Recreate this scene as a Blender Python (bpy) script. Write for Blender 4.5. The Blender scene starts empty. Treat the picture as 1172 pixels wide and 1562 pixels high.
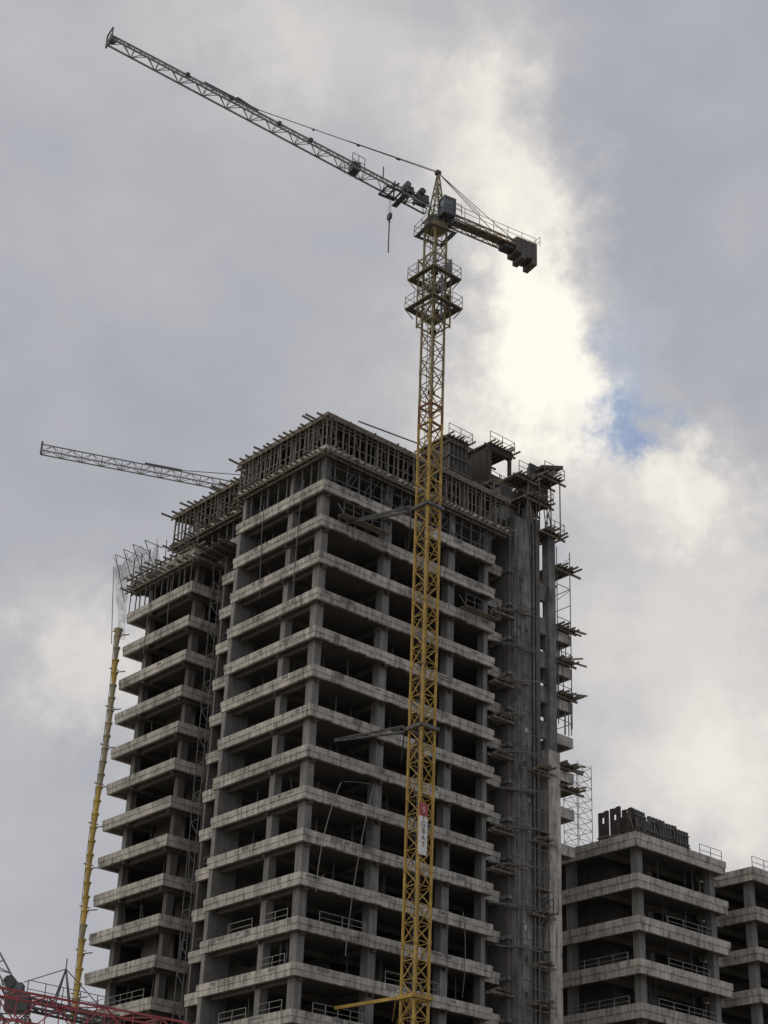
import bpy, math, random
from mathutils import Vector, Matrix
random.seed(7)
R=random.random
def U(a,b): return a+(b-a)*R()
scene=bpy.context.scene
scene.view_settings.view_transform='Standard'
scene.view_settings.look='None'
scene.view_settings.exposure=0

# ---------------------------------------------------------------- materials
def new_mat(name):
    m=bpy.data.materials.new(name); m.use_nodes=True
    nt=m.node_tree; b=nt.nodes['Principled BSDF']; return m,nt,b
def noisy(name,c1,c2,scale=1.0,rough=.85,streak=True,metal=0,lo=.35,hi=.65,bump=.15,third=None,blotch=0):
    m,nt,b=new_mat(name); N=nt.nodes; L=nt.links
    tc=N.new('ShaderNodeTexCoord')
    n1=N.new('ShaderNodeTexNoise'); n1.inputs['Scale'].default_value=scale; n1.inputs['Detail'].default_value=8; n1.inputs['Roughness'].default_value=.68
    L.new(tc.outputs['Object'],n1.inputs['Vector'])
    fac=n1.outputs['Fac']
    if streak:
        mp=N.new('ShaderNodeMapping'); mp.inputs['Scale'].default_value=(2.4,2.4,.22)
        L.new(tc.outputs['Object'],mp.inputs['Vector'])
        n2=N.new('ShaderNodeTexNoise'); n2.inputs['Scale'].default_value=1.6; n2.inputs['Detail'].default_value=5
        L.new(mp.outputs['Vector'],n2.inputs['Vector'])
        mx=N.new('ShaderNodeMath'); mx.operation='ADD'; L.new(fac,mx.inputs[0]); L.new(n2.outputs['Fac'],mx.inputs[1])
        hf=N.new('ShaderNodeMath'); hf.operation='MULTIPLY'; hf.inputs[1].default_value=.5; L.new(mx.outputs[0],hf.inputs[0]); fac=hf.outputs[0]
    cr=N.new('ShaderNodeValToRGB'); cr.color_ramp.elements[0].position=lo; cr.color_ramp.elements[1].position=hi
    cr.color_ramp.elements[0].color=(*c1,1); cr.color_ramp.elements[1].color=(*c2,1)
    if third:
        e=cr.color_ramp.elements.new((lo+hi)/2); e.color=(*third,1)
    L.new(fac,cr.inputs['Fac']); col=cr.outputs['Color']
    if blotch:
        nb=N.new('ShaderNodeTexNoise'); nb.inputs['Scale'].default_value=.23; nb.inputs['Detail'].default_value=3
        L.new(tc.outputs['Object'],nb.inputs['Vector'])
        mr=N.new('ShaderNodeMapRange'); mr.inputs[1].default_value=.35; mr.inputs[2].default_value=.65; mr.inputs[3].default_value=1-blotch; mr.inputs[4].default_value=1+blotch*.6
        L.new(nb.outputs['Fac'],mr.inputs[0])
        vm=N.new('ShaderNodeVectorMath'); vm.operation='SCALE'; L.new(col,vm.inputs[0]); L.new(mr.outputs[0],vm.inputs['Scale']); col=vm.outputs[0]
    L.new(col,b.inputs['Base Color'])
    b.inputs['Roughness'].default_value=rough; b.inputs['Metallic'].default_value=metal
    if bump:
        n3=N.new('ShaderNodeTexNoise'); n3.inputs['Scale'].default_value=9; n3.inputs['Detail'].default_value=6
        L.new(tc.outputs['Object'],n3.inputs['Vector'])
        bp=N.new('ShaderNodeBump'); bp.inputs['Strength'].default_value=bump; bp.inputs['Distance'].default_value=.05
        L.new(n3.outputs['Fac'],bp.inputs['Height']); L.new(bp.outputs['Normal'],b.inputs['Normal'])
    return m
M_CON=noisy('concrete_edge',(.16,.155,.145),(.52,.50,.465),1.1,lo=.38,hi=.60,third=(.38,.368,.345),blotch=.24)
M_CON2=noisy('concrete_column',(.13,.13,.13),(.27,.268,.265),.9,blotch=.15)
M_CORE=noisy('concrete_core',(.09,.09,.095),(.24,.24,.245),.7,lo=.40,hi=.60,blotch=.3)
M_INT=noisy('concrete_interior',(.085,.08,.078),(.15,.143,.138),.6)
M_WOOD=noisy('weathered_timber',(.08,.07,.06),(.26,.23,.19),1.5,bump=.05)
M_PLY=noisy('dark_plywood',(.035,.032,.032),(.09,.08,.075),1.2)
M_STEEL=noisy('scaffold_steel',(.06,.06,.065),(.16,.16,.165),2,rough=.6,streak=False,bump=0)
M_GALV=noisy('galvanised_steel',(.17,.17,.17),(.30,.30,.29),2,rough=.55,streak=False,bump=0)
M_YEL=noisy('yellow_paint',(.28,.18,.04),(.48,.32,.07),.8,rough=.6,streak=False,bump=0)
M_YELD=noisy('dull_yellow_paint',(.15,.125,.065),(.29,.235,.12),.8,rough=.6,streak=False,bump=0)  # duller, greyer yellow for the upper mast, climbing cage and slewing parts
M_CHUTE=noisy('yellow_plastic',(.36,.26,.07),(.62,.43,.10),.5,rough=.6,streak=False,bump=0)
M_CHUTE2=noisy('dusty_plastic',(.25,.24,.20),(.40,.34,.18),.5,rough=.6,streak=False,bump=0)
M_RED=noisy('red_paint',(.24,.04,.05),(.38,.08,.09),1.2,rough=.6,streak=False,bump=0)
M_RUST=noisy('rust_primer',(.12,.05,.03),(.26,.12,.07),1.2,rough=.7,streak=False,bump=0)
M_DARK=noisy('dark_machinery',(.03,.03,.035),(.07,.07,.08),2,rough=.5,streak=False,bump=0)
M_CWT=noisy('counterweight_concrete',(.07,.065,.065),(.13,.12,.12),1,rough=.8,streak=True,bump=0)
M_BLUE=noisy('blue_grey_paint',(.07,.085,.12),(.14,.16,.2),1.5,rough=.5,streak=False,bump=0)
M_WHITE=noisy('white_paint',(.55,.55,.53),(.74,.74,.72),2,rough=.6,streak=False,bump=0)
M_GND=noisy('earth',(.16,.14,.11),(.30,.26,.21),.08,streak=False)
m,nt,b=new_mat('window_glass'); b.inputs['Base Color'].default_value=(.12,.15,.19,1); b.inputs['Roughness'].default_value=.1; M_GLASS=m
m,nt,b=new_mat('debris_net'); N=nt.nodes; L=nt.links
b.inputs['Base Color'].default_value=(.40,.42,.44,1); b.inputs['Roughness'].default_value=.9
tr=N.new('ShaderNodeBsdfTransparent'); mx=N.new('ShaderNodeMixShader')
tc=N.new('ShaderNodeTexCoord'); ns=N.new('ShaderNodeTexNoise'); ns.inputs['Scale'].default_value=1.6; ns.inputs['Detail'].default_value=6
L.new(tc.outputs['Object'],ns.inputs['Vector'])
mr=N.new('ShaderNodeMapRange'); mr.inputs[1].default_value=.35; mr.inputs[2].default_value=.7; mr.inputs[3].default_value=.2; mr.inputs[4].default_value=.6
L.new(ns.outputs['Fac'],mr.inputs[0]); L.new(mr.outputs[0],mx.inputs['Fac'])
L.new(tr.outputs[0],mx.inputs[1]); L.new(b.outputs[0],mx.inputs[2]); L.new(mx.outputs[0],N['Material Output'].inputs['Surface'])
M_NET=m

# ---------------------------------------------------------------- mesh helper
class MB:
    def __init__(s): s.v=[];s.f=[];s.m=[];s.mats=[]
    def mi(s,mat):
        if mat not in s.mats: s.mats.append(mat)
        return s.mats.index(mat)
    def hexa(s,c,mat):
        o=len(s.v); s.v+= [tuple(p) for p in c]; k=s.mi(mat)
        for q in ((0,3,2,1),(4,5,6,7),(0,1,5,4),(1,2,6,5),(2,3,7,6),(3,0,4,7)):
            s.f.append(tuple(o+i for i in q)); s.m.append(k)
    def box(s,x0,x1,y0,y1,z0,z1,mat):
        s.hexa([(x0,y0,z0),(x1,y0,z0),(x1,y1,z0),(x0,y1,z0),(x0,y0,z1),(x1,y0,z1),(x1,y1,z1),(x0,y1,z1)],mat)
    def beam(s,p,q,w,mat,h=None,up=None):
        p=Vector(p);q=Vector(q); d=(q-p)
        if d.length<1e-5: return
        d.normalize(); h=h or w
        u=Vector(up) if up else Vector((0,0,1))
        if abs(d.dot(u))>.98: u=Vector((1,0,0))
        a=d.cross(u).normalized(); b_=a.cross(d).normalized()
        a*=w/2; b_*=h/2
        s.hexa([p-a-b_,p+a-b_,p+a+b_,p-a+b_,q-a-b_,q+a-b_,q+a+b_,q-a+b_],mat)
    def prism(s,poly,z0,z1,mat):
        o=len(s.v);n=len(poly);k=s.mi(mat)
        s.v+=[(x,y,z0) for x,y in poly]+[(x,y,z1) for x,y in poly]
        s.f.append(tuple(o+n-1-i for i in range(n)));s.m.append(k)
        s.f.append(tuple(o+n+i for i in range(n)));s.m.append(k)
        for i in range(n):
            j=(i+1)%n; s.f.append((o+i,o+j,o+n+j,o+n+i)); s.m.append(k)
    def ring(s,outer,inner,z0,z1,mat):
        o=len(s.v);n=len(outer);k=s.mi(mat)
        for P,z in ((outer,z0),(inner,z0),(outer,z1),(inner,z1)): s.v+=[(x,y,z) for x,y in P]
        for i in range(n):
            j=(i+1)%n
            for q in ((o+i,o+j,o+2*n+j,o+2*n+i),(o+n+j,o+n+i,o+3*n+i,o+3*n+j),(o+2*n+i,o+2*n+j,o+3*n+j,o+3*n+i),(o+j,o+i,o+n+i,o+n+j)):
                s.f.append(q); s.m.append(k)
    def cone(s,p,q,r0,r1,mat,n=10,cap=True):
        p=Vector(p);q=Vector(q);d=(q-p).normalized()
        u=Vector((0,0,1)) if abs(d.z)<.95 else Vector((1,0,0))
        a=d.cross(u).normalized(); b_=a.cross(d)
        o=len(s.v);k=s.mi(mat)
        for c,r in ((p,r0),(q,r1)):
            for i in range(n):
                t=2*math.pi*i/n; s.v.append(tuple(c+a*math.cos(t)*r+b_*math.sin(t)*r))
        for i in range(n):
            j=(i+1)%n; s.f.append((o+i,o+j,o+n+j,o+n+i)); s.m.append(k)
        if cap:
            s.f.append(tuple(o+n-1-i for i in range(n)));s.m.append(k)
            s.f.append(tuple(o+n+i for i in range(n)));s.m.append(k)
    def poly(s,pts,mat):
        o=len(s.v); s.v+=[tuple(p) for p in pts]; s.f.append(tuple(range(o,o+len(pts)))); s.m.append(s.mi(mat))
    def path(s,pts,w,mat):
        for a,b_ in zip(pts[:-1],pts[1:]): s.beam(a,b_,w,mat)
    def obj(s,name,parent=None):
        me=bpy.data.meshes.new(name); me.from_pydata(s.v,[],s.f)
        for mm in s.mats: me.materials.append(mm)
        me.polygons.foreach_set('material_index',s.m); me.update()
        ob=bpy.data.objects.new(name,me); scene.collection.objects.link(ob)
        if parent: ob.parent=parent
        return ob
def empty(name,loc=(0,0,0),rz=0,parent=None):
    e=bpy.data.objects.new(name,None); e.location=loc; e.rotation_euler=(0,0,rz); scene.collection.objects.link(e)
    if parent: e.parent=parent
    return e
def offset(poly,d):
    n=len(poly);out=[]
    for i in range(n):
        a=Vector(poly[i-1]);b_=Vector(poly[i]);c=Vector(poly[(i+1)%n])
        e1=(b_-a).normalized();e2=(c-b_).normalized()
        n1=Vector((-e1.y,e1.x));n2=Vector((-e2.y,e2.x))
        p=b_+(n1+n2)*d; out.append((p.x,p.y))
    return out
def truss(mb,p0,p1,w,h,bay,mat,ch=.12,di=.06,tri=False,w1=None,h1=None,up=(0,0,1)):
    p0=Vector(p0);p1=Vector(p1);d=p1-p0;L_=d.length;d.normalize()
    u=Vector(up)
    if abs(d.dot(u))>.98: u=Vector((0,1,0))
    s_=d.cross(u).normalized();u=s_.cross(d).normalized()
    w1=w if w1 is None else w1; h1=h if h1 is None else h1
    n=max(2,int(round(L_/bay)))
    def corner(i,k):
        t=i/n; ww=w+(w1-w)*t; hh=h+(h1-h)*t; c=p0+d*L_*t
        if tri: return [c-s_*ww/2-u*hh/2,c+s_*ww/2-u*hh/2,c+u*hh/2][k]
        return [c-s_*ww/2-u*hh/2,c+s_*ww/2-u*hh/2,c+s_*ww/2+u*hh/2,c-s_*ww/2+u*hh/2][k]
    K=3 if tri else 4
    for k in range(K): mb.beam(corner(0,k),corner(n,k),ch,mat,up=tuple(u))
    for i in range(n+1):
        for k in range(K):
            j=(k+1)%K
            if (i%2==0) or not tri: mb.beam(corner(i,k),corner(i,j),di,mat)
            if i<n:
                if (i+k)%2: mb.beam(corner(i,k),corner(i+1,j),di,mat)
                else: mb.beam(corner(i,j),corner(i+1,k),di,mat)
def rail(mb,a,b_,mat,h=1.1,post=2.0,w=.05):
    a=Vector(a);b_=Vector(b_);n=max(1,int((b_-a).length/post))
    for i in range(n+1):
        p=a.lerp(b_,i/n); mb.beam(p,p+Vector((0,0,h)),w,mat)
    for hh in (h*.5,h): mb.beam(a+Vector((0,0,hh)),b_+Vector((0,0,hh)),w*.8,mat)

ROT=math.radians(40.5)
# ================================================================ MAIN TOWER
B=empty('high_rise_building_under_construction',(-4.9,120,0),ROT)
OUT=[(0,0),(19.3,0),(19.3,1.2),(21.3,1.2),(21.3,27.4),(0,27.4),(0,17.4),(4.2,17.4),(4.2,14.9),(1.3,14.9),(1.3,11.6),(0,11.6)]
TOP=67.9; FH=3.2
slab=MB(); cols=MB(); inner=MB(); site=MB()
levels=[TOP-FH*k for k in range(0,21)]
for k,z in enumerate(levels):
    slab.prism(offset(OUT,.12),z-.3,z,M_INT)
    slab.ring(OUT,offset(OUT,.22),z-.12,z+.34,M_CON)
    slab.ring(offset(OUT,.05),offset(OUT,.30),z-.56,z-.12,M_CON)
    for j in range(7):
        x=U(.3,18.0); slab.box(x,x+U(.15,1.2),-.03,.04,z+U(-.10,.1),z+U(.2,.33),M_CON2 if R()<.5 else M_CON)
        y=random.choice([U(.3,10.5),U(17.6,26.5)]); slab.box(-.03,.04,y,y+U(.15,.8),z+U(-.10,.1),z+U(.2,.33),M_CON2 if R()<.4 else M_CON)
        x=U(.3,18.0); slab.box(x,x+U(.3,1.2),.02,.30,z-.56-U(.02,.06),z-.5,M_INT)
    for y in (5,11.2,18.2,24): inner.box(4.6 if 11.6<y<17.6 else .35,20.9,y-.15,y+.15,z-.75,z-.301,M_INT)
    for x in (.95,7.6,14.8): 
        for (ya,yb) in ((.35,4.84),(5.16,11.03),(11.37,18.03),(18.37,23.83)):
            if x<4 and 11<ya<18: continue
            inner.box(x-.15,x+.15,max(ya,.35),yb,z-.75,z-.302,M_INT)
    zb=z-FH
    if zb<-.5: zb=0
    zt=z-.3
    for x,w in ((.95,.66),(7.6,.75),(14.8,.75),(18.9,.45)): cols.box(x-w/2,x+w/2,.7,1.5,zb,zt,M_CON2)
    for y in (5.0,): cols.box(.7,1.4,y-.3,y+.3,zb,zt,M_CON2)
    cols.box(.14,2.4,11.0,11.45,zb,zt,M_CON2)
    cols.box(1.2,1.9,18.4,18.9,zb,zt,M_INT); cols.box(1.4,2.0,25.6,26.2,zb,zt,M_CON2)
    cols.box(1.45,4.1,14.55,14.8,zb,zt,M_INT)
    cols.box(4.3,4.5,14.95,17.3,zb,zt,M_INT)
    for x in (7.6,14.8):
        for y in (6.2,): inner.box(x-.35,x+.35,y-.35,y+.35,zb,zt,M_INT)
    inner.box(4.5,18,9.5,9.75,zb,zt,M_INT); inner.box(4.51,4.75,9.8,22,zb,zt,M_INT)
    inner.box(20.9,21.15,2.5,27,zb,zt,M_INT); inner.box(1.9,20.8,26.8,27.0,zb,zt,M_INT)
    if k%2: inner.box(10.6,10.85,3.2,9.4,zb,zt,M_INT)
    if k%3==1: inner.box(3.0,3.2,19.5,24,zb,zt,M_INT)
slab.obj('floor_slabs',B); cols.obj('columns',B); inner.obj('interior_walls',B)

for k,z in enumerate(levels):
    if k<1: continue
    zf=z+.0
    if k>=11 or R()<.10:
        segs=[(1.6,7.0),(8.2,14.2),(15.4,18.4)]
        for a,b_ in segs:
            if R()<.6: 
                a2=a+U(0,2); rail(site,(a2,.32,zf+.3),(b_-U(0,.8),.32,zf+.3),M_GALV,h=U(.8,1.0),post=U(1.1,1.9),w=.045)
        if R()<.75: rail(site,(.32,5.7,zf+.3),(.32,U(8.5,10.6),zf+.3),M_GALV,h=.9,post=1.5,w=.045)
        if R()<.75: rail(site,(.32,1.6,zf+.3),(.32,4.4,zf+.3),M_GALV,h=.9,post=1.3,w=.045)
    if k>=12 : rail(site,(.32,19,zf+.3),(.32,27,zf+.3),M_GALV,h=.9,post=1.5,w=.045)
    if k%2 and k<16: rail(site,(1.6,12.0,zf+.3),(1.6,14.4,zf+.3),M_STEEL,h=1,post=.8)
    for i in range(6):
        x=U(1.5,18);y=U(1.6,4)
        c=R()
        if c<.5: site.beam((x,y,zf),(x+U(-.1,.1),y,zf+2.85),.08,M_STEEL)
        elif c<.8: site.box(x,x+U(.4,1.4),y,y+.5,zf,zf+U(.3,1.1),random.choice([M_WOOD,M_CON2,M_WOOD,M_CON2]))
        else: site.beam((x,y,zf+.1),(x+U(.5,2),y+.3,zf+U(1,2.4)),.1,M_WOOD)
    for i in range(3):
        y=U(1.5,26);site.beam((U(1.6,2.5),y,zf),(U(1.6,2.5),y+U(-.3,.3),zf+2.8),.08,M_STEEL)
    for i in range(4):
        x=U(.5,18.5);w=U(.15,.6); site.box(x,x+w,.24,.24+U(.1,.3),zf+.2,zf+U(.36,.5),random.choice([M_CON2,M_WOOD]))
site.box(1.0,2.3,12.3,13.2,levels[7]+.0,levels[7]+1.0,M_YELD)
def cable(a,b_,sag,w,mat,n=10,side=(0,-1,0)):
    pts=[]
    for i in range(n+1):
        t=i/n;p=Vector(a).lerp(Vector(b_),t)+Vector(side)*sag*4*t*(1-t); pts.append(p)
    site.path(pts,w,mat)
cable((3.2,-.15,43.6),(1.4,-.15,35),.5,.045,M_GALV,side=(-1,-.2,0))
cable((6.4,-.15,44.2),(4.4,-.15,31),.35,.045,M_GALV,side=(-1,-.2,0))
cable((6.4,-.15,44.2),(3.2,-.4,43.6),.3,.045,M_STEEL)
cable((15.9,-.15,36.5),(15.8,-.3,30),.3,.05,M_STEEL); cable((13.9,-.2,38),(14.2,-.2,31),.2,.05,M_STEEL)
cable((-.15,7.6,69),(-.15,7.2,60),.15,.05,M_STEEL,side=(0,1,0)); cable((-.15,2.4,69),(-.15,2.8,58),.2,.05,M_STEEL,side=(0,1,0))
cable((-.1,20.5,66),(-.15,20.3,61),.1,.05,M_STEEL,side=(0,1,0)); cable((-.1,23.5,66),(-.15,23.6,60),.1,.05,M_STEEL,side=(0,1,0))
for (x,y) in ((1.6,15.6),(1.6,16.6),(2.6,15.6),(2.6,16.6)): site.beam((x,y,2),(x,y,66),.06,M_STEEL)
for j in range(52):
    zz=3+j*1.2
    for y in (15.6,16.6): site.beam((1.6,y,zz),(2.6,y,zz),.04,M_STEEL)
    site.beam((1.6,15.6,zz),(1.6,16.6,zz+(1.2 if j%2 else 0)),.04,M_STEEL)
site.obj('site_clutter_and_railings',B)

# ---- formwork on top
fw=MB()
def joists(poly,z,step=.7,out=(.45,1.15),mat=M_WOOD,edges=None,th=.16):
    n=len(poly)
    for i in range(n):
        if edges is not None and i not in edges: continue
        a=Vector(poly[i]);b_=Vector(poly[(i+1)%n]);e=(b_-a);L_=e.length;e.normalize();nn=Vector((e.y,-e.x))
        t=.2
        while t<L_:
            p=a+e*t; o=U(*out); o2=U(-.15,.15)
            q=p+nn*o+e*o2; s_=p-nn*1.2
            fw.beam((s_.x,s_.y,z+U(-.04,.04)),(q.x,q.y,z+U(-.06,.12)),.1,mat,h=th)
            t+=step*U(.7,1.3)
        for oo in (.25,-.3):
            p=a+nn*oo; q=b_+nn*oo
            fw.beam((p.x,p.y,z-.17),(q.x,q.y,z-.17),.1,mat,h=.16)
def props(poly,z0,z1,step=.62,inset=.1,mat=M_STEEL,edges=None,w=.09):
    P=offset(poly,inset);n=len(P)
    for i in range(n):
        if edges is not None and i not in edges: continue
        a=Vector(P[i]);b_=Vector(P[(i+1)%n]);e=(b_-a);L_=e.length;e.normalize()
        t=0
        while t<L_:
            p=a+e*t; lean=U(-.08,.08)
            fw.beam((p.x,p.y,z0),(p.x+e.x*lean,p.y+e.y*lean,z1),w*U(.8,1.3),mat)
            t+=step*U(.75,1.25)
F=[(0,0),(20.9,0),(20.9,24),(1.7,24),(1.7,11.8),(0,11.8)]
Z1=71.3; Z2=74.35
fw.prism(offset(F,.05),Z1-.28,Z1,M_CON2)
fw.ring(F,offset(F,.2),Z1-.2,Z1+.12,M_CON)
joists(F,Z1-.42,step=.5,out=(.45,1.15),mat=M_WOOD,edges=[0,3,4,5])
props(F,Z1,Z2-.3,step=.6,inset=.15,mat=M_WOOD,edges=[0,3,4,5],w=.11)
props(F,Z1,Z2-.3,step=.9,inset=1.2,mat=M_STEEL,edges=[0,3,4,5])
props(F,Z1,Z2-.3,step=1.1,inset=2.6,mat=M_STEEL,edges=[0,3,4,5])
fw.prism(offset(F,.0),Z2-.12,Z2,M_PLY)
fw.ring(offset(F,-.06),offset(F,.04),Z2-.22,Z2+.1,M_WOOD)
joists(F,Z2-.32,step=.8,out=(.15,.7),mat=M_WOOD,edges=[0])
joists(F,Z2-.32,step=.75,out=(.5,1.5),mat=M_WOOD,edges=[3,4,5])
P1=offset(F,.15)
for i in (0,3,4,5):
    a=P1[i];b_=P1[(i+1)%len(F)]
    for zz in (Z1+1.0,Z1+2.1): fw.beam((*a,zz),(*b_,zz),.07,M_STEEL)
for j in range(16):
    y=U(.5,11);fw.beam((.15,y,Z1),(.15,y+U(-1.5,1.5),Z2-.4),.06,M_STEEL)
    x=U(.5,20);fw.beam((x,.15,Z1),(x+U(-1.5,1.5),.15,Z2-.4),.06,M_STEEL)
fw.box(3.2,20.3,3.4,23,Z1+.01,Z2-.4,M_PLY)
for x in [U(.5,19.5) for _ in range(7)]: fw.box(x,x+.45,.5,.56,Z1,Z2-.35,M_CON2)
for y in (4.8,9.9,13.6,17,20.5): fw.box(2.1 if y>11.8 else .5,2.3 if y>11.8 else .6,y,y+.5,Z1,Z2-.35,M_CON2)
props(F,TOP,Z1-.5,step=1.1,inset=.5,mat=M_STEEL,edges=[0,3,4,5])
props(F,TOP,Z1-.5,step=.8,inset=2.0,mat=M_STEEL,edges=[0,3,4,5])
for k in range(14):
    x=U(1,18); fw.beam((x,.6,TOP),(x+U(1.2,2),.6,Z1-.5),.06,M_STEEL)
for zz in (TOP+1.1,TOP+2.2): fw.beam((1,.55,zz),(18.5,.55,zz),.06,M_STEEL)
for x in (.95,7.6,14.8,18.9): fw.box(x-.35,x+.35,.7,1.4,TOP,Z1-.29,M_CORE)
fw.box(.7,1.3,4.7,5.3,TOP,Z1-.29,M_CORE); fw.box(.4,2.4,10.9,11.3,TOP,Z1-.29,M_CORE)
fw.box(3.5,20,4.4,23,TOP,Z1-.3,M_INT)
props(OUT[:1]+[(19.3,0),(19.3,11.6),(0,11.6)],levels[1],TOP-.6,step=1.5,inset=1.8,mat=M_STEEL,edges=[0,3],w=.07)
for (xa,xb,zz) in ((1.5,6.5,levels[1]+.6),(15.0,19.0,levels[2]+.3)):
    fw.box(xa,xb,-.9,-.1,zz,zz+.06,M_WOOD); rail(fw,(xa,-.9,zz),(xb,-.9,zz),M_STEEL,post=1)
    for x in (xa,xb): fw.beam((x,-.9,zz),(x,-.1,zz+1.2),.06,M_STEEL)
Wg2=[(0,17.2),(4,17.2),(4,27.6),(0,27.6)]
joists(Wg2,TOP+.05-.75,step=.5,out=(.5,1.25),edges=[0,3])
joists(Wg2,TOP+.55,step=.75,out=(.3,1.2),edges=[0,3])
props(Wg2,TOP+.38,TOP+2.9,step=1.2,inset=.2,edges=[3],mat=M_STEEL,w=.07)
props(Wg2,TOP-FH,TOP-.7,step=.8,inset=.2,edges=[3],mat=M_STEEL,w=.07)
for y in (13,14.5,16,17.5): fw.beam((2.4,y,Z1-.5),(-.6,y-.1,Z1-.55),.12,M_WOOD)
fw.box(-.3,1.6,12.4,16.6,TOP-.9,TOP-.84,M_PLY)
for y in (12.6,13.6,14.6,15.6,16.4): fw.beam((2.4,y,TOP-1.0),(-.9,y-.1,TOP-.95),.12,M_WOOD)
fw.beam((3,-.3,Z2+.35),(9.5,-.4,Z2+.9),.09,M_WOOD)
for i in range(14):
    x=U(1,19);fw.beam((x,U(.4,3),Z2),(x+U(-.05,.05),U(.4,3),Z2+U(.3,.8)),.05,M_STEEL)
fw.obj('top_floor_formwork',B)

# ---- lift core and stair tower on the right
core=MB()
core.box(21.8,23.8,.1,3.4,0,73.2,M_CORE)
core.box(21.45,21.8,.5,3.2,0,72,M_INT)
for z in levels:
    core.box(21.77,23.83,.07,3.4,z-.06,z+.0,M_INT)
    core.box(21.3,21.8,.35,1.2,z-.3,z,M_CORE)
    # thin raised plates standing for pockets, tie holes and box-outs on the core wall
    core.box(22.5,22.62,.05,.12,z-3.1,z-.1,M_INT)
    for j in range(2):
        x=U(21.9,23.3);zz=z-U(.6,2.6); core.box(x,x+U(.2,.45),.04,.13,zz,zz+U(.15,.6),random.choice([M_PLY,M_CON,M_INT]))
core.box(25.5,27.0,-.1,.9,0,52.3,M_CON)
core.box(25.95,26.8,0.0,.8,52.3,73.6,M_CORE)
core.box(23.8,25.1,.9,1.15,0,75,M_INT)
core.box(25.1,25.5,.5,.8,0,52.3,M_INT)
core.box(24.6,25.1,.3,.9,0,74,M_INT)
for z in levels[:7]: core.box(25.1,25.95,.35,.75,z-1.7,z-.2 ,M_CORE)
for z in levels[:7]: core.box(25.1,26.8,.8,3.2,z-.5,z-.2,M_CORE)
zz=8
while zz<52:
    core.box(23.8,26.2,2.3,3.2,zz-.2,zz,M_CORE)
    zz+=1.6
for x in (24.0,24.4): core.beam((x,.5,15),(x,.5,60),.07,M_STEEL)
for j in range(70): core.beam((24.0,.5,15+j*.64),(24.4,.5,15+j*.64),.04,M_STEEL)
for k,z in enumerate(levels[:8]):
    zc=z-1.2
    if k in (0,): continue
    core.box(26.85,28.85,.45,3.2,zc-.3,zc,M_INT)
    core.box(26.85,29.05,.25,.45,zc-.55,zc+.35,M_CON); core.box(28.85,29.05,.45,3.2,zc-.55,zc+.35,M_CON)
core.obj('stair_core',B)

def tplat(mb,x0,x1,y0,y1,z,rails=True):
    mb.box(x0+.1,x1-.1,y0+.1,y1-.1,z-.05,z,M_PLY)
    for y in (y0+.3,y1-.3): mb.beam((x0-U(.2,.5),y,z-.33),(x1+U(.2,.9),y,z-.30),.12,M_WOOD,h=.2)
    t=x0
    while t<=x1:
        mb.beam((t,y0-U(.2,.9),z-.14+U(-.04,.06)),(t+U(-.2,.2),y1+U(.2,.9),z-.14+U(-.04,.08)),.1,M_WOOD,h=.16); t+=U(.35,.6)
    if rails:
        rail(mb,(x0,y0,z),(x1,y0,z),M_STEEL,post=1.1); rail(mb,(x1,y0,z),(x1,y1,z),M_STEEL,post=1.1)
pl=MB()
for k in (1,2,3,5): 
    z=levels[k]
    tplat(pl,26.9,29.2,-.2,3.0,z-.35,rails=False)
    for j in range(11): 
        x=U(26.9,28.9);y=U(0,2.6); pl.beam((x,y,z-3.9 if k<5 else z-1.1),(x+U(-.1,.1),y,z-.5),.06,M_STEEL)
    for j in range(5): 
        y=U(-.3,2); pl.beam((27.2,y,z-.55),(30.0+U(-.4,.6),y+U(-.3,.3),z-.3+U(-.2,.7)),.13,M_WOOD)
for (x,y) in ((27.1,.1),(28.8,.1),(28.8,2.8)): pl.beam((x,y,55),(x,y,72),.06,M_STEEL)
for j in range(10):
    z=55.5+j*1.6; pl.beam((27.1,.1,z),(28.8,.1,z+(1.5 if j%2 else 0)),.05,M_STEEL); pl.beam((28.8,.1,z),(28.8,2.8,z),.05,M_STEEL)
tplat(pl,26.9,29.4,-.3,3,TOP+2.2,rails=False)
tplat(pl,26.9,29.6,-.2,3,51.0-1.4,rails=False); tplat(pl,24.6,27.2,-.9,1,78.4); tplat(pl,22.8,26.0,-.6,2,75.6)
tplat(pl,24.9,27.4,-.6,1.5,72.9); tplat(pl,21.4,23.8,-.8,1.5,77.2)
pl.box(24.6,26.9,.9,1.15,76,80.0,M_PLY); pl.hexa([(25.0,-.2,79.2),(27.6,-.4,80.0),(27.6,1.4,80.0),(25.0,1.4,79.2),(25.0,-.2,79.5),(27.6,-.4,80.35),(27.6,1.4,80.35),(25.0,1.4,79.5)],M_PLY)
for x in (22.9,24.4,25.9,27.1): pl.beam((x,-.4,72.6),(x,-.4,78.3),.08,M_STEEL)
for j in range(12): 
    x=U(23,26.6);pl.beam((x,U(-.5,.8),72.8),(x+U(-.3,.3),U(-.5,.8),75.4),.07,random.choice([M_STEEL,M_WOOD]))
for j in range(4): pl.beam((27.3,U(0,2),49.2),(30.4,U(0,2),50.3+U(-.4,.3)),.12,M_WOOD)
pl.box(23.9,25.9,1.2,1.9,75,78.3,M_PLY)
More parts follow.
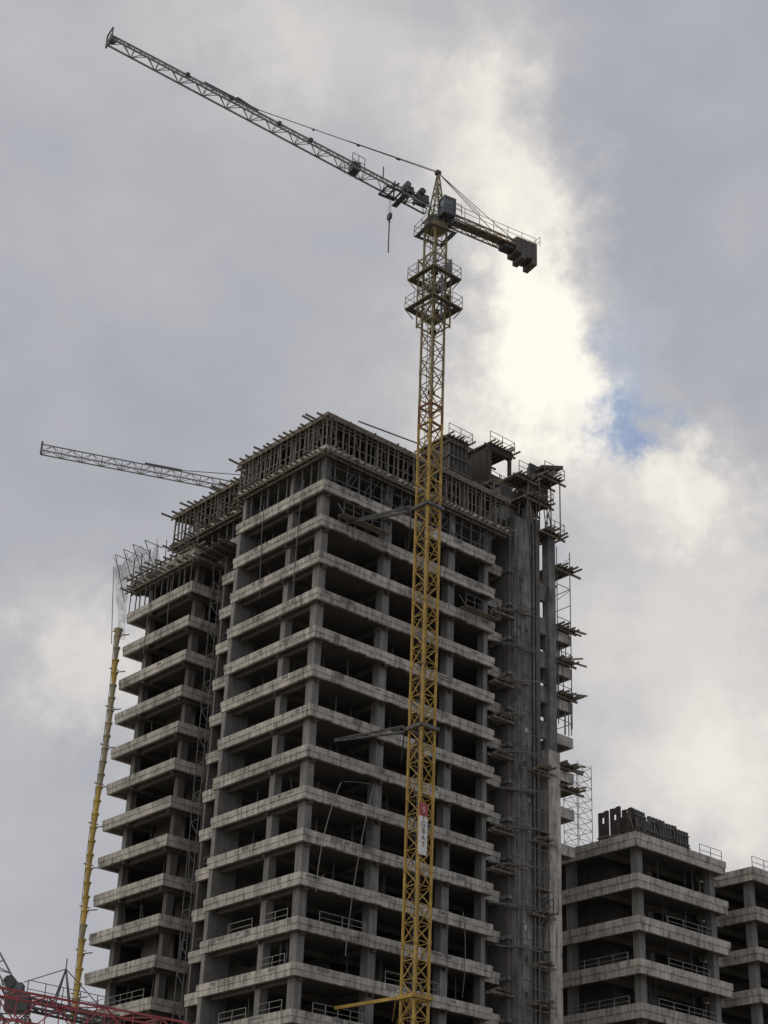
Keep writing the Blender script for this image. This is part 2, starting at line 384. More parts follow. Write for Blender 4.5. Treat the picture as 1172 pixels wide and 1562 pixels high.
def cbox(x0,x1,y0,y1,z0,z1):
    pl.box(x0,x1,y0,y0+.15,z0,z1,M_PLY); pl.box(x0,x0+.15,y0+.15,y1,z0,z1,M_PLY)
    pl.box(x1-.15,x1,y0+.15,y1,z0,z1,M_PLY)
    for j in range(int((x1-x0)/.5)+1): pl.beam((x0+j*.5,y0-.08,z0-.2),(x0+j*.5,y0-.08,z1+.2),.09,M_STEEL)
    for j in range(4):
        zz=z0+(j+.5)*(z1-z0)/4; pl.beam((x0-.3,y0-.18,zz),(x1+.3,y0-.18,zz),.1,M_WOOD)
        pl.beam((x0-.12,y0-.3,zz),(x0-.12,y1+.2,zz),.1,M_WOOD)
    tplat(pl,x0-.9,x1+.9,y0-1.2,y0-.1,z0,rails=True)
    tplat(pl,x0-.3,x1+.3,y0-.3,y1,z1,rails=True)
cbox(17.8,20.2,4.6,8.4,76.0,81.6)
pl.box(17.8,20.2,5,8,73,76,M_CORE)
x0,x1,y0,y1=22.4,25.0,4.0,7.0
pl.box(x0,x1,y0,y1,70,77.6,M_CORE)
for (x,y) in ((x0,y0),(x1,y0),(x0,y1),(x1,y1)): pl.beam((x,y,77.6),(x,y,82.4),.28,M_PLY)
pl.box(x0-.2,x1+.2,y0-.2,y0+.3,81.7,82.3,M_PLY); pl.box(x0,x1,y0,y0+.25,77.6,79.3,M_PLY); pl.box(x0-.1,x0+.2,y0+.3,y1,78.4,82.3,M_PLY)
tplat(pl,x0-1.1,x1+1.1,y0-1.2,y1,77.6); tplat(pl,x0-.3,x1+.3,y0-.4,y1,82.4)
pl.box(21.9,25.6,2.0,3.9,70,77.0,M_CORE)
pl.box(20.2,22.4,5.4,8,74,78.5,M_PLY)
for j in range(26): 
    x=U(15,25);y=U(1,4);pl.beam((x,y,Z2-.1),(x+U(-.3,.3),y+U(-.3,.3),75.2+U(0,1.8)),.07,random.choice([M_STEEL,M_WOOD]))
for j in range(30): 
    x=22.1+j*.12; pl.beam((x,2.3,77),(x+U(-.05,.05),2.3,78.0+U(0,.3)),.03,M_STEEL)
for z in levels[1:18]:
    if R()<.85:
        for j in range(4): pl.beam((19.4+U(0,2),.8,z-.9),(22.8+U(-.5,1.6),-.6+U(-.6,.6),z-.9+U(-.2,.3)),.09,random.choice([M_STEEL,M_WOOD]))
    if R()<.55: tplat(pl,19.6,21.5,-.1,1.0,z-1.2,rails=False)
    if R()<.5: tplat(pl,23.7,25.4,-.7,.3,z-U(.3,2.0),rails=R()<.5)
for j in range(24):
    z=16+j*1.6
    pl.beam((21.9,-.5,z),(25.2,-.5,z+U(-.1,.1)),.06,M_STEEL); 
    if j%2: pl.beam((23.9,-.5,z),(25.1,-.5,z+1.6),.05,M_STEEL)
    if j%3==0: pl.box(23.8,25.3,-.6,.2,z-.08,z-.02,M_WOOD)
for x in (23.95,25.1): pl.beam((x,-.5,14),(x,-.5,56),.07,M_STEEL)
pl.beam((23.9,-.05,20),(23.9,-.05,73),.16,M_STEEL); pl.beam((22.0,-.02,20),(22.0,-.02,71),.07,M_STEEL)
pl.obj('core_formwork_and_platforms',B)

# safety net on left top corner
net=MB()
frames=[(-.4,28.0),(-.7,26.2),(-.9,24.4),(-.8,22.6)]
for i,(x,y) in enumerate(frames):
    net.beam((0,y,TOP-1.5),(x-.9,y+.4,TOP+3.0-.2*i),.06,M_STEEL)
    net.beam((x-.9,y+.4,TOP+3.0-.2*i),(x+.9,y+.2,TOP+2.8-.2*i),.05,M_STEEL)
net.beam((-1.1,28.8,69.9),(-.3,28.9,62.5),.05,M_STEEL)
nu,nv=16,10
def npnt(i,j):
    s_=i/nu;t=j/nv
    y=28.6-6.5*s_; top=TOP+2.9-1.3*abs(math.sin(s_*math.pi*3))-.3*s_
    x=-1.3+.4*s_+.35*math.sin(s_*9+t*3)
    zb=TOP+.3
    z=top+(zb-top)*t
    return Vector((x*(1-t*.75)-.2,y-.25*math.sin(t*3.1),z))
k=net.mi(M_NET);o=len(net.v)
for i in range(nu+1):
    for j in range(nv+1): net.v.append(tuple(npnt(i,j)))
for i in range(nu):
    for j in range(nv):
        a=o+i*(nv+1)+j; net.f.append((a,a+1,a+nv+2,a+nv+1)); net.m.append(k)
for i in range(0,nu,2):
    for j in range(nv): net.beam(npnt(i,j),npnt(i,j+1),.025,M_GALV)
for j in range(0,nv+1,3):
    for i in range(nu): net.beam(npnt(i,j),npnt(i+1,j),.025,M_GALV)
o=len(net.v)
for i in range(4):
    for j in range(11):
        t=j/10; net.v.append((-1.0*(1-t)**1.5-.2+i*.3, 28.5+.25*math.sin(t*6+i)-i*.1, 70.2-t*7.2))
for i in range(3):
    for j in range(10):
        a=o+i*11+j; net.f.append((a,a+1,a+12,a+11)); net.m.append(k)
net.obj('safety_net',B)

# debris chute
C=empty('debris_chute',(-4.9,120,0),ROT)
ch=MB(); z=63.0;i=0
while z>14:
    lean=.15*math.sin(z*.25)
    mt_=M_CHUTE2 if (z>50 and R()<.75) or R()<.12 else M_CHUTE
    p=(-.35+lean,27.9,z); q=(-.35+lean+U(-.04,.04),27.9,z-1.12)
    ch.cone(p,q,.27,.19,mt_,12); ch.cone((p[0],27.9,z+.02),(p[0],27.9,z-.13),.33,.33,mt_,12)
    ch.beam((p[0]-.3,27.95,z),(p[0]-.3,27.95,z-1.2),.04,M_STEEL)
    if i%3==0: ch.beam((p[0],27.9,z),(.4,27.2,z+.1),.08,M_STEEL); ch.beam((p[0]-.5,28.0,z+.3),(p[0]+.4,27.9,z+.3),.09,mt_)
    z-=1.18;i+=1
ch.cone((-.35,27.9,63.0),(-.35,27.9,63.6),.25,.42,M_CHUTE2,12,cap=False)
ch.obj('chute_segments',C)

# ================================================================ MAIN CRANE
cx,cy=3.45,119.0
T=empty('tower_crane',(cx,cy,0),0)
mast=MB()
mw=.66; ZM=93.0
Rm=Matrix.Rotation(ROT,3,'Z')
def mp_(x,y,z): return Rm@Vector((x,y,z))
cs=[(-mw,-mw),(mw,-mw),(mw,mw),(-mw,mw)]
up1=tuple(Rm@Vector((1,0,0)))
for (x,y) in cs: mast.beam(mp_(x,y,0),mp_(x,y,75),.15,M_YEL,up=up1); mast.beam(mp_(x,y,75),mp_(x,y,ZM),.15,M_YELD,up=up1)
z=0;i=0;bay=1.3
while z<ZM-.1:
    mt_=M_YEL if z<75 else M_YELD
    for k in range(4):
        a=cs[k];b_=cs[(k+1)%4]
        mast.beam(mp_(*a,z),mp_(*b_,z),.055,mt_)
        if i%2==0: mast.beam(mp_(*a,z),mp_(*b_,z+bay),.07,mt_)
        else: mast.beam(mp_(*b_,z),mp_(*a,z+bay),.07,mt_)
    if i%4==0:
        for (x,y) in cs: mast.beam(mp_(x,y,z-.22),mp_(x,y,z+.22),.23,mt_)
    z+=bay;i+=1
for x in (.1,.45): mast.beam(mp_(x,.45,0),mp_(x,.45,ZM),.045,M_GALV)
for j in range(260): mast.beam(mp_(.1,.45,j*.355),mp_(.45,.45,j*.355),.025,M_GALV)
mast.beam(mp_(-.3,.3,0),mp_(-.3,.3,ZM),.05,M_DARK)
for zz in range(10,92,6): mast.box(-.3,.3,-.3,.3,zz,zz+.04,M_DARK)
mast.obj('mast',T)
tie=MB()
def collar(z,mat):
    w=mw+.2
    c=[(-w,-w),(w,-w),(w,w),(-w,w)]
    for k in range(4): tie.beam(mp_(*c[k],z),mp_(*c[(k+1)%4],z),.2,mat,h=.26)
def toW(X,Y,z):
    v=Rm@Vector((X,Y,z)); return Vector((v.x-4.9-cx,v.y+120-cy,z))
for z,mat in ((65.3,M_STEEL),(46.9,M_STEEL),(27.4,M_YEL)):
    collar(z,mat)
    lattice=(mat is M_STEEL)
    for (X,side) in ((2.6 if lattice else 3.9,-1),(9.8,1)):
        a=mp_(side*.9,.9,z); b_=toW(X,.1,z-.1)
        if lattice: truss(tie,a,b_,.35,.45,.7,mat,ch=.07,di=.04,w1=.12,h1=.15)
        else: tie.beam(a,b_,.18,mat,h=.22)
    tie.beam(mp_(-.9,.9,z),toW(9.3,.1,z-.1),.1,mat)
for (x,y) in cs: tie.beam(mp_(x,y,72.6),mp_(x,y,74.8),.22,M_RUST)
for zz in (72.8,74.6):
    for k in range(4): tie.beam(mp_(*cs[k],zz),mp_(*cs[(k+1)%4],zz),.14,M_RUST)
tie.obj('wall_ties',T)
cage=MB()
for zc,w in ((87.4,1.6),(84.4,1.7)):
    o=[(-w,-w),(w,-w),(w,w),(-w,w)]; inn=[(-w+.5,-w+.5),(w-.5,-w+.5),(w-.5,w-.5),(-w+.5,w-.5)]
    o2=[tuple((Rm@Vector((x,y,0))).xy) for x,y in o]; i2=[tuple((Rm@Vector((x,y,0))).xy) for x,y in inn]
    cage.ring(o2,i2,zc-.05,zc,M_STEEL)
    for k in range(4):
        a=Vector((*o2[k],zc));b_=Vector((*o2[(k+1)%4],zc)); rail(cage,a,b_,M_GALV,h=1.1,post=.9,w=.05)
        cage.beam(Vector((*o2[k],zc-.1)),Vector((*(i2[k]),zc-1.1)),.07,M_YELD)
        cage.beam(Vector((*o2[k],zc-.1)),b_-Vector((0,0,.1)),.09,M_YELD)
cc=[(-.98,-.98),(.98,-.98),(.98,.98),(-.98,.98)]
for (x,y) in cc: cage.beam(mp_(x,y,82.4),mp_(x,y,89.4),.14,M_YELD)
for zz in (82.6,84.3,86,87.7,89.2):
    for k in range(4):
        cage.beam(mp_(*cc[k],zz),mp_(*cc[(k+1)%4],zz),.09,M_YELD)
        if zz<89: cage.beam(mp_(*cc[k],zz),mp_(*cc[(k+1)%4],zz+1.6),.05,M_YELD)
cage.beam(mp_(1.3,-.4,84.6),mp_(1.3,-.4,86.0),.5,M_DARK); cage.beam(mp_(-.2,-1.2,82.8),mp_(-.2,-1.2,87),.2,M_BLUE)
cage.beam(mp_(1.4,1.2,84.5),mp_(1.4,1.2,85.4),.5,M_DARK); cage.beam(mp_(.5,-1.2,87.5),mp_(.5,-1.2,88.6),.35,M_BLUE)
cage.obj('climbing_cage',T)
jd=Vector((-.87,-.49)); ja=math.atan2(jd.y,jd.x)
S=empty('slewing_unit',(0,0,0),ja,parent=T)
up=MB()
up.cone((0,0,92.4),(0,0,92.8),.85,1.0,M_YELD,20); up.cone((0,0,92.8),(0,0,93.3),1.0,1.0,M_DARK,24)
up.box(-.9,.9,-.75,.75,93.3,93.5,M_YELD)
o=[(-1.4,-1.25),(1.4,-1.25),(1.4,1.25),(-1.4,1.25)]
up.ring(o,[(-1,-.95),(1,-.95),(1,.95),(-1,.95)],92.0,92.05,M_STEEL)
for k in range(4): rail(up,(*o[k],92.05),(*o[(k+1)%4],92.05),M_STEEL,post=1.0,w=.045)
for (x,y) in ((-.6,-.5),(.6,-.5),(.6,.5),(-.6,.5)):
    up.beam((x,y,93.5),(-.1,y*.2,98.8),.11,M_YELD)
for zz,f in ((94.9,.75),(96.3,.5),(97.5,.28)):
    c=[(-.6*f-.05,-.5*f),(.6*f-.05,-.5*f),(.6*f-.05,.5*f),(-.6*f-.05,.5*f)]
    for k in range(4): up.beam((*c[k],zz),(*c[(k+1)%4],zz),.07,M_YELD); up.beam((*c[k],zz),(*[v*1.35 for v in c[(k+1)%4]],zz-1.3),.05,M_YELD)
up.box(-.3,.15,-.2,.2,98.6,98.95,M_DARK)
up.box(-.9,.3,.8,1.8,93.2,93.35,M_DARK); up.box(-.9,.3,.8,1.8,94.95,95.08,M_GALV)
for (x,y) in ((-.85,.85),(.25,.85),(.25,1.75),(-.85,1.75)): up.beam((x,y,93.3),(x,y,95.0),.1,M_BLUE)
up.box(-.8,.2,.9,1.7,93.35,94.1,M_BLUE); up.box(-.8,.2,.9,1.7,94.1,94.95,M_GLASS)
for y in (1.1,1.45): up.beam((-.82,y,94.1),(-.82,y,94.95),.05,M_BLUE)
up.box(-1.4,-1.0,-.8,.7,93.3,94.8,M_DARK)
rail(up,(-1.4,1.9,93.5),(.4,2.0,93.5),M_STEEL,h=1,post=.7)
up.obj('slewing_platform_and_cab',S)
jb=MB(); inc=math.tan(math.radians(7.5)); JL=30.9
def jp(x,y=0,dz=0): return Vector((x,y,94.6+x*inc+dz))
truss(jb,jp(.8),jp(JL),1.1,.95,1.1,M_GALV,ch=.12,di=.05,tri=True,w1=.9,h1=.75)
for (y,z0_) in ((-.6,-.5),(.6,-.5)):
    jb.beam(jp(JL,y,-.6),jp(JL,y,.65),.1,M_STEEL)
jb.beam(jp(JL,-.6,.65),jp(JL,.6,.65),.1,M_STEEL); jb.beam(jp(JL,-.6,-.6),jp(JL,.6,-.6),.12,M_STEEL)
jb.cone(jp(JL-.3,-.1,-.1),jp(JL-.3,.1,-.1),.3,.3,M_DARK,14)
att1=jp(17.5,0,.6)
jb.beam((-.1,0,98.8),att1+Vector((0,0,.1)),.05,M_STEEL); jb.beam((-.1,.25,98.7),(9,.1,98.8+(att1.z-98.8)*.51),.04,M_STEEL)
for t in (.22,.45,.7): 
    p=Vector((-.1,0,98.8)).lerp(att1,t); jb.beam(p,p.lerp(att1,.03),.14,M_DARK)
jb.beam(att1,jp(22.5,0,.55),.16,M_DARK); jb.beam(jp(17.5,0,.5),jp(19.5,0,.8),.14,M_DARK)
jb.box(1.0,2.1,-.4,.4,94.7,95.5,M_DARK); jb.cone((1.7,-.55,95.7),(1.7,.55,95.7),.3,.3,M_DARK,14)
jb.box(2.5,3.3,-.35,.35,95.2,95.8,M_DARK); jb.cone((3.1,-.45,95.9),(3.1,.45,95.9),.28,.28,M_BLUE,14)
for j in range(16):
    x=U(.8,4.6); jb.beam(jp(x,U(-.6,.6),U(-.6,.2)),jp(x+U(-.5,.5),U(-.6,.6),U(-.1,.7)),.12,M_DARK)
jb.beam(jp(5.4,0,.4),jp(5.4,0,1.7),.08,M_DARK)
for x in (8.2,): 
    jb.box(x-.35,x+.35,-.45,.45,jp(x).z-.5,jp(x).z+.3,M_DARK); rail(jb,jp(x-.6,-.7,-.5),jp(x+.6,-.7,-.5),M_STEEL,h=1.3,post=.5); rail(jb,jp(x-.6,.7,-.5),jp(x+.6,.7,-.5),M_STEEL,h=1.3,post=.5)
for x in (12.5,15.5,20,24): jb.box(x-.15,x+.15,-.2,.2,jp(x).z+.2,jp(x).z+.55,M_DARK)
x=4.6; zt_=jp(x).z-.75
jb.box(x-.8,x+.8,-.75,-.6,zt_,zt_+.2,M_DARK); jb.box(x-.8,x+.8,.6,.75,zt_,zt_+.2,M_DARK)
for xx in (x-.7,x,x+.7): jb.beam((xx,-.7,zt_+.1),(xx,.7,zt_+.1),.12,M_DARK)
rail(jb,(x-1.1,-1.0,zt_-.3),(x-1.1,1.0,zt_-.3),M_STEEL,h=1,post=.7); jb.box(x-1.2,x-.7,-1.0,1.0,zt_-.35,zt_-.28,M_DARK)
for yy in (-.15,.15): jb.beam((x,yy,zt_),(x,yy,zt_-2.2),.03,M_DARK)
jb.box(x-.12,x+.12,-.25,.25,zt_-2.7,zt_-2.2,M_DARK); jb.cone((x-.1,0,zt_-2.4),(x+.1,0,zt_-2.4),.3,.3,M_DARK,14)
jb.beam((x,0,zt_-2.7),(x,0,zt_-3.1),.12,M_DARK); jb.beam((x,0,zt_-3.1),(x-.02,0,zt_-6.2),.08,M_DARK)
jb.obj('jib',S)
cj=MB()
truss(cj,(-.8,0,94.2),(-9.6,0,94.0),1.3,.45,1.1,M_YELD,ch=.11,di=.05)
cj.box(-9.4,-1.2,-.4,.4,94.0,94.04,M_STEEL)
for y in (-.7,.7): rail(cj,(-1,y,94.5),(-10,y,94.3),M_STEEL,h=1.0,post=1.3,w=.04)
cj.beam((-.1,0,98.8),(-7.4,.5,94.5),.04,M_STEEL); cj.beam((-.1,0,98.8),(-7.4,-.5,94.5),.04,M_STEEL)
cj.beam((-.1,0,98.8),(-4.5,0,96.2),.04,M_STEEL)
for j in range(4):
    x=-7.9-j*.56; cj.box(x-.5,x,-.75,.75,93.1-.4*(j%2)-.1*j,94.7,M_CWT); cj.box(x-.38,x-.15,-.2,.2,94.7,94.95,M_STEEL)
cj.box(-7.8,-6.8,-.5,.5,93.4,94.0,M_DARK)
rail(cj,(-10.3,-.9,94.5),(-10.3,.9,94.5),M_STEEL,h=1,post=.9,w=.04)
cj.obj('counter_jib',S)

SG=empty('mast_banner_sign',(cx,cy,0),ROT)
sb=MB(); sb.box(-.78,-.0,-.86,-.80,37.2,40.0,M_WHITE); sb.box(-.78,-.0,-.865,-.80,40.0,41.0,M_RED)
for zz in (37.3,40.9): sb.beam((-.8,-.83,zz),(.05,-.75,zz),.05,M_STEEL)
sb.obj('board',SG)
for i,c in enumerate("SIGBAT"):
    cu=bpy.data.curves.new('letter','FONT'); cu.body=c; cu.size=.55; cu.align_x='CENTER'; cu.extrude=.005
    lo=bpy.data.objects.new('letter_%d'%(i+1),cu); scene.collection.objects.link(lo); lo.parent=SG
    lo.location=(-.39,-.872,40.25-i*.5 if i else 40.3); lo.rotation_euler=(math.pi/2,0,0)
    cu.materials.append(M_WHITE if i==0 else M_DARK)

# ================================================================ FAR CRANE
T2=empty('tower_crane',(-6,205.5,0),0)
fc=MB()
truss(fc,(0,0,0),(0,0,110),1.8,1.8,1.8,M_YEL,ch=.18,di=.1)
fc.cone((0,0,110),(0,0,110.6),1.3,1.3,M_DARK,16)
fc.box(-.9,.9,-1.0,1.0,110.6,110.9,M_YEL)
for (x,y) in ((-.7,-.6),(.7,-.6),(.7,.6),(-.7,.6)): fc.beam((x,y,110.9),(0,0,115.3),.16,M_YEL)
d2=Vector((-38.6,-12.3,0)); e2=d2.normalized()
truss(fc,e2*1+Vector((0,0,111.4)),d2+Vector((0,0,111.6)),1.2,1.2,1.3,M_GALV,ch=.13,di=.06,tri=True)
fc.beam(d2+Vector((0,0,110.8)),d2+Vector((0,0,112.6)),.25,M_STEEL)
fc.beam((0,0,115.2),e2*22+Vector((0,0,112.3)),.08,M_STEEL); fc.beam(e2*22+Vector((0,0,112.3)),e2*27+Vector((0,0,112.3)),.2,M_DARK)
truss(fc,-e2*1+Vector((0,0,111)),-e2*13+Vector((0,0,111)),1.3,.6,1.3,M_YEL)
c=-e2*12; fc.box(c.x-1,c.x+1,c.y-1,c.y+1,109,111.6,M_DARK)
fc.obj('crane_structure',T2)

# ================================================================ RED CRANE (lower left)
T3=empty('tower_crane',(-26,58.5,0),0)
rc=MB()
truss(rc,(0,0,0),(0,0,14.2),1.6,1.6,1.5,M_RED,ch=.16,di=.08)
rc.cone((0,0,14.2),(0,0,14.7),1.1,1.1,M_DARK,16)
P=Vector((-26,58.5,0))
def rw(x,y,z): return Vector((x,y,z))-P
truss(rc,rw(-26,58.5,15.3),rw(-7.5,72,15.2),1.4,1.1,1.3,M_RED,ch=.08,di=.04)
rc.obj('crane_structure',T3)
T4=empty('tower_crane',(-16.2,82,0),0)
g=MB()
truss(g,(0,0,0),(0,0,17.8),1.2,1.2,1.2,M_STEEL,ch=.12,di=.06)
g.box(-.5,.6,-.5,.5,18.0,18.8,M_DARK); g.box(-.3,.2,-.4,.4,18.8,19.3,M_BLUE); g.cone((-.4,-.5,19.3),(-.4,.5,19.3),.3,.3,M_DARK,12)
truss(g,(-.3,0,19.0),(-5.0,-2,26.0),.7,.6,.7,M_GALV,ch=.07,di=.04,tri=True)
truss(g,(.5,0,18.4),(4.8,1.5,17.9),.9,.4,.8,M_DARK,ch=.1,di=.05)
for y in (-.3,.3): g.beam((1.6,y+.5,18.4),(2.0,.5,20.2),.06,M_STEEL); g.beam((2.4,y+.5,18.4),(2.0,.5,20.2),.06,M_STEEL)
g.beam((2.0,.5,20.2),(.2,0,19.4),.04,M_STEEL); g.beam((2.0,.5,20.2),(4.2,1.4,18.2),.04,M_STEEL); g.beam((2,.5,20.2),(2,.5,20.7),.05,M_STEEL)
g.box(3.9,4.7,1.0,1.9,17.4,18.3,M_DARK)
rail(g,(.5,-.5,18.6),(4.4,1.0,18.2),M_STEEL,h=.8,post=.8,w=.04)
g.obj('crane_structure',T4)

# ================================================================ LOW BUILDING
LBD=empty('concrete_frame_building',(22.3,140,0),ROT)
lb=MB()
LO=[(0,0),(12,0),(12,3),(14.5,3),(14.5,-1),(34,-1),(34,22),(0,22)]
for k in range(13):
    z=46.2-3.55*k
    lb.prism(offset(LO,.12),z-.3,z,M_INT)
    lb.ring(LO,offset(LO,.25),z-.15,z+.42,M_CON); lb.ring(offset(LO,.07),offset(LO,.3),z-.75,z-.15,M_CON)
    zb=max(0,z-3.55); zt_=z-.3
    for (x,y) in ((1.6,1.4),(11.2,1.4),(6.5,4.5),(1.2,8.5),(1.2,15),(1.2,21),(15.6,.4),(21,.4),(27,.4),(33,.4)): lb.box(x-.35,x+.35,y-.35,y+.35,zb,zt_,M_CON2)
    lb.box(3.8,30,6,6.3,zb,zt_,M_INT); lb.box(3.6,3.8,6,21,zb,zt_,M_INT); lb.box(12.2,12.5,3.3,6,zb,zt_,M_INT)
    lb.box(.4,33,4.0,4.3,z-.85,z-.31,M_INT)
    if k>0:
        if k>1: rail(lb,(U(2.3,5),.35,z+.4),(U(8,10.6),.35,z+.4),M_GALV,h=.8,post=1.6,w=.045)
        if k>2: rail(lb,(.35,1.6,z+.4),(.35,8,z+.4),M_GALV,h=.8,post=1.6,w=.045)
        for j in range(4): 
            x=U(2.5,10);lb.beam((x,2,z),(x,2,z+3.2),.07,M_STEEL)
rail(lb,(8.8,.3,46.6),(11.8,.3,46.6),M_GALV,h=1,post=1.5); rail(lb,(14.7,-.8,46.6),(30,-.8,46.6),M_GALV,h=1,post=1.7); rail(lb,(12.3,3.2,46.6),(12.3,8,46.6),M_GALV,h=1,post=1.5)
lb.obj('frame',LBD)
FP=empty('stacked_formwork_panels',(22.3,140,46.2),ROT)
fp=MB()
def leanp(x,y,w,h,dx,dy,lx,ly,mat):
    d=Vector((dx,dy,0)).normalized()*w; l=Vector((lx,ly,h)); p=Vector((x,y,0)); t=Vector((-d.y,d.x,0)).normalized()*.15
    fp.hexa([p,p+d,p+d+t,p+t,p+l,p+d+l,p+d+t+l,p+t+l],mat)
    for j in range(5):
        q=p+d*(j+.5)/5-t*.5; fp.beam(q,q+l,.08,M_STEEL)
    for j in range(3):
        q=p+l*(j+.5)/3-t*.7; fp.beam(q,q+d,.09,M_STEEL)
for j,(y,hh) in enumerate(((3.9,3.3),(2.75,3.5),(1.6,3.2))):
    x=.9+j*.25
    fp.box(x,x+.2,y,y+.4,0,hh,M_PLY); fp.box(x,x+.2,y+.75,y+1.1,0,hh-.05,M_PLY); fp.box(x,x+.2,y+.4,y+.75,0,2.2+.15*j,M_PLY); fp.box(x,x+.2,y+.4,y+.75,2.8+.1*j,hh-.08,M_PLY)
    fp.box(x-.1,x,y-.1,y+1.15,.9,1.05,M_WOOD)
leanp(.9,1.3,2.2,2.8,1,0,.3,.6,M_PLY); leanp(1.8,1.0,1.8,3.1,1,.1,-.4,.5,M_PLY); leanp(3.2,1.2,2.2,3.0,1,0,.5,.5,M_PLY)
leanp(4.4,1.0,1.6,2.7,1,-.1,.2,.5,M_PLY); leanp(6.3,.9,1.8,2.4,1,0,.2,.2,M_PLY); leanp(7.5,1.1,1.3,2.3,1,.1,-.2,.3,M_PLY)
leanp(1.2,2.6,2.6,2.6,1,.3,.1,.3,M_PLY); leanp(3.2,2.4,2.6,2.8,1,-.2,-.2,.3,M_PLY); leanp(5.4,1.6,1.5,2.9,1,-.2,.5,.3,M_PLY)
for j in range(9): x=U(1,8);fp.beam((x,U(.8,1.6),.2),(x+U(-.6,.6),U(.8,1.8),U(1.8,3.0)),.08,M_WOOD)
fp.obj('panels',FP)
ST=empty('scaffold_tower',(22.3,140,46.2),ROT)
st=MB()
for x in (2.8,4.6):
    for y in (9,10.8): st.beam((x,y,0),(x,y,9.6),.045,M_GALV)
for j in range(10):
    z=j*1.0+.3
    for y in (9,10.8): st.beam((2.8,y,z),(4.6,y,z),.035,M_GALV)
    for x in (2.8,4.6): st.beam((x,9,z),(x,10.8,z),.035,M_GALV)
    if j<9:
        for y in (9,10.8): st.beam((2.8,y,z),(4.6,y,z+1) if j%2 else (3.7,y,z+1),.03,M_GALV); st.beam((4.6,y,z),(2.8,y,z+1),.03,M_GALV)
st.obj('frames',ST)

# ================================================================ ground
gm=MB(); gm.poly([(-3000,-3000,0),(3000,-3000,0),(3000,3000,0),(-3000,3000,0)],M_GND); gm.obj('ground')

# ================================================================ sky
SUN_AZ,SUN_EL=5.0,38.0
W=bpy.data.worlds.new("World"); scene.world=W; W.use_nodes=True
nt=W.node_tree; N=nt.nodes; L=nt.links; bg=N['Background']
def V(x,s,i):
    if isinstance(x,(int,float)): s.inputs[i].default_value=x
    else: L.new(x,s.inputs[i])
def Mt(op,a,b_=0,c=None,clamp=False):
    n=N.new('ShaderNodeMath'); n.operation=op; n.use_clamp=clamp; V(a,n,0); V(b_,n,1)
    if c is not None: V(c,n,2)
    return n.outputs[0]
tc=N.new('ShaderNodeTexCoord'); D=tc.outputs['Generated']
def noise(scale,detail=8,rough=.55,src=D,dist=0,off=(0,0,0),sc=(1,1,1)):
    mp=N.new('ShaderNodeMapping'); mp.inputs['Location'].default_value=off; mp.inputs['Scale'].default_value=sc; L.new(src,mp.inputs['Vector'])
    n=N.new('ShaderNodeTexNoise'); n.inputs['Scale'].default_value=scale; n.inputs['Detail'].default_value=detail; n.inputs['Roughness'].default_value=rough; n.inputs['Distortion'].default_value=dist
    L.new(mp.outputs[0],n.inputs['Vector']); return n
sx=N.new('ShaderNodeSeparateXYZ'); L.new(D,sx.inputs[0])
az=Mt('MULTIPLY',Mt('ARCTAN2',sx.outputs[0],sx.outputs[1]),57.2958)
el=Mt('MULTIPLY',Mt('ARCSINE',sx.outputs[2]),57.2958)
w1=noise(7,6,.6); w2=noise(7,6,.6,off=(5.3,2.1,7.7))
w3=noise(26,5,.65,off=(1,8,3)); w4=noise(26,5,.65,off=(9,1,4))
azw=Mt('ADD',az,Mt('ADD',Mt('MULTIPLY',Mt('SUBTRACT',w1.outputs['Fac'],.5),7),Mt('MULTIPLY',Mt('SUBTRACT',w3.outputs['Fac'],.5),5.5)))
elw=Mt('ADD',el,Mt('ADD',Mt('MULTIPLY',Mt('SUBTRACT',w2.outputs['Fac'],.5),7),Mt('MULTIPLY',Mt('SUBTRACT',w4.outputs['Fac'],.5),5.5)))
def lobe(a,e,sa,se,amp,A=azw,E=elw):
    x=Mt('DIVIDE',Mt('SUBTRACT',A,a),sa); y=Mt('DIVIDE',Mt('SUBTRACT',E,e),se)
    q=Mt('ADD',Mt('MULTIPLY',x,x),Mt('MULTIPLY',y,y))
    return Mt('MULTIPLY',Mt('EXPONENT',Mt('MULTIPLY',q,-1)),amp)
base=noise(3.2,5,.5,off=(2,0,1),dist=.3); fine=noise(10,7,.55,off=(3,3,1),sc=(1,1,1.4))
val=Mt('ADD',.32,Mt('ADD',Mt('MULTIPLY',Mt('SUBTRACT',base.outputs['Fac'],.5),.30),Mt('MULTIPLY',Mt('SUBTRACT',fine.outputs['Fac'],.5),.32)))
for a in [(5.2,36.0,2.3,4.6,.66),(2.8,40.5,3.2,2.4,.30),(4.2,32.5,3.8,3.0,.40),(7.3,31.2,2.0,2.2,.42),(11.3,29,2.6,1.7,.46),
          (-10.7,22.7,2.6,2.2,.36),(-5.5,43.5,5,2.6,.24),(12,19,5,3.5,.44),(10,25,5,3.4,.32),(11.0,37.5,2.8,3.5,-.07),(8.5,43,3.5,2.2,-.05)]:
    val=Mt('ADD',val,lobe(*a))
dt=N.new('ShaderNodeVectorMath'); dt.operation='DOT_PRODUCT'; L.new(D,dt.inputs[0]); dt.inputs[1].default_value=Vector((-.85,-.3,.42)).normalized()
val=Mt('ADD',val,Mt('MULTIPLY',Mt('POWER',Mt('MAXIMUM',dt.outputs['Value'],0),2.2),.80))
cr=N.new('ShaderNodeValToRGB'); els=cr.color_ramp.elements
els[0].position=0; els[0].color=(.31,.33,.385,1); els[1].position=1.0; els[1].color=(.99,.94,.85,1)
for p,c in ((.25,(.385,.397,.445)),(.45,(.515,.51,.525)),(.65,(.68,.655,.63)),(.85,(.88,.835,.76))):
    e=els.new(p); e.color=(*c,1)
L.new(val,cr.inputs['Fac'])
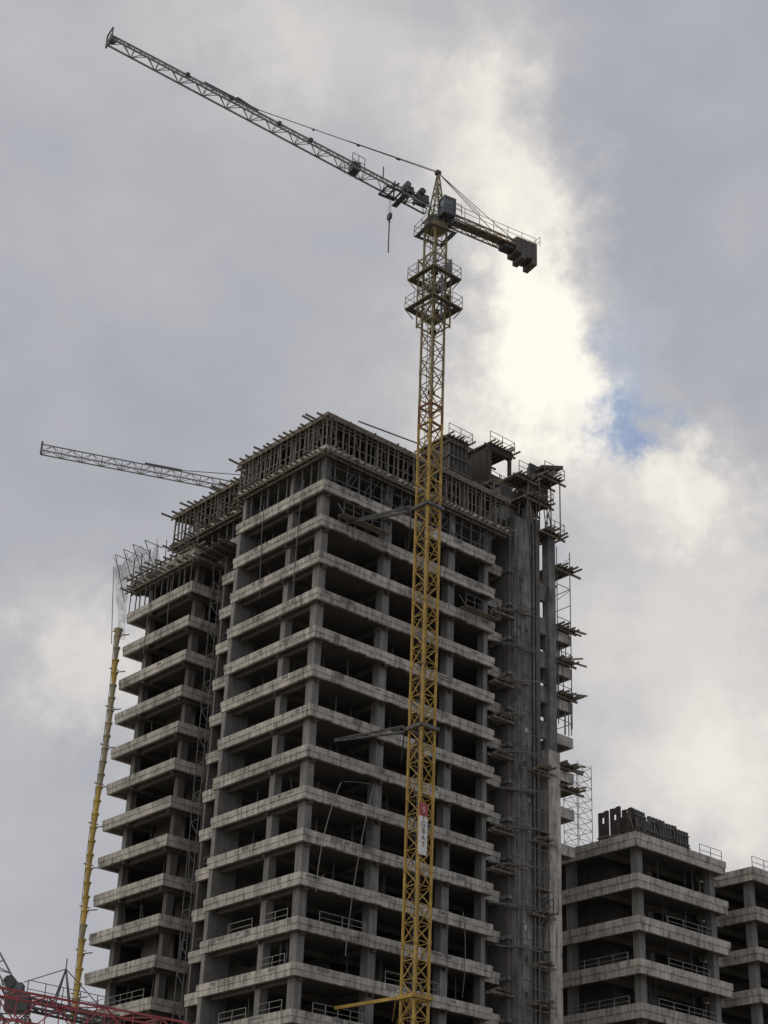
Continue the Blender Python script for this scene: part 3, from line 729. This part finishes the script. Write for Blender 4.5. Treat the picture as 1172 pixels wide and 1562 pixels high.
sc=N.new('ShaderNodeVectorMath'); sc.operation='SCALE'; L.new(cr.outputs['Color'],sc.inputs[0]); sc.inputs['Scale'].default_value=10
sky=N.new('ShaderNodeTexSky'); sky.sky_type='NISHITA'; sky.sun_disc=False; sky.sun_elevation=math.radians(SUN_EL); sky.sun_rotation=math.radians(SUN_AZ)
tint=N.new('ShaderNodeVectorMath'); tint.operation='MULTIPLY'; L.new(sky.outputs['Color'],tint.inputs[0]); tint.inputs[1].default_value=(.15,.23,.37)
gap=Mt('ADD',lobe(9.0,30.5,1.8,1.2,.85),lobe(8.8,33.0,1.6,2.8,.55))
gm_=N.new('ShaderNodeMapRange'); gm_.interpolation_type='SMOOTHSTEP'; L.new(gap,gm_.inputs[0]); gm_.inputs[1].default_value=.12; gm_.inputs[2].default_value=1.05; gm_.inputs[3].default_value=0; gm_.inputs[4].default_value=.85
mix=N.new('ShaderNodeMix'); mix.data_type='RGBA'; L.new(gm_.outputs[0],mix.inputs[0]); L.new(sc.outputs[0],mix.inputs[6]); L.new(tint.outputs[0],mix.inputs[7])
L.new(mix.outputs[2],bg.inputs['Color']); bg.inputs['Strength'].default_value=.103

sl=bpy.data.lights.new('sun','SUN'); sl.energy=1.0; sl.angle=math.radians(15); sl.color=(1,.95,.86)
so=bpy.data.objects.new('sun',sl); scene.collection.objects.link(so)
a=math.radians(SUN_AZ);e=math.radians(SUN_EL)
sd=Vector((math.sin(a)*math.cos(e),math.cos(a)*math.cos(e),math.sin(e)))
so.rotation_euler=sd.to_track_quat('Z','Y').to_euler(); so.location=sd*200

# ================================================================ camera
cam=bpy.data.cameras.new('camera'); co=bpy.data.objects.new('camera',cam); scene.collection.objects.link(co)
cam.sensor_fit='VERTICAL'; cam.sensor_height=36; cam.lens=2620/1562*36; cam.clip_end=8000
mt=Matrix.Rotation(math.radians(118),4,'X')@Matrix.Rotation(math.radians(2.35),4,'Z')
mt.translation=Vector((0,0,1.6)); co.matrix_world=mt
scene.camera=co
print('done',len(bpy.data.objects))
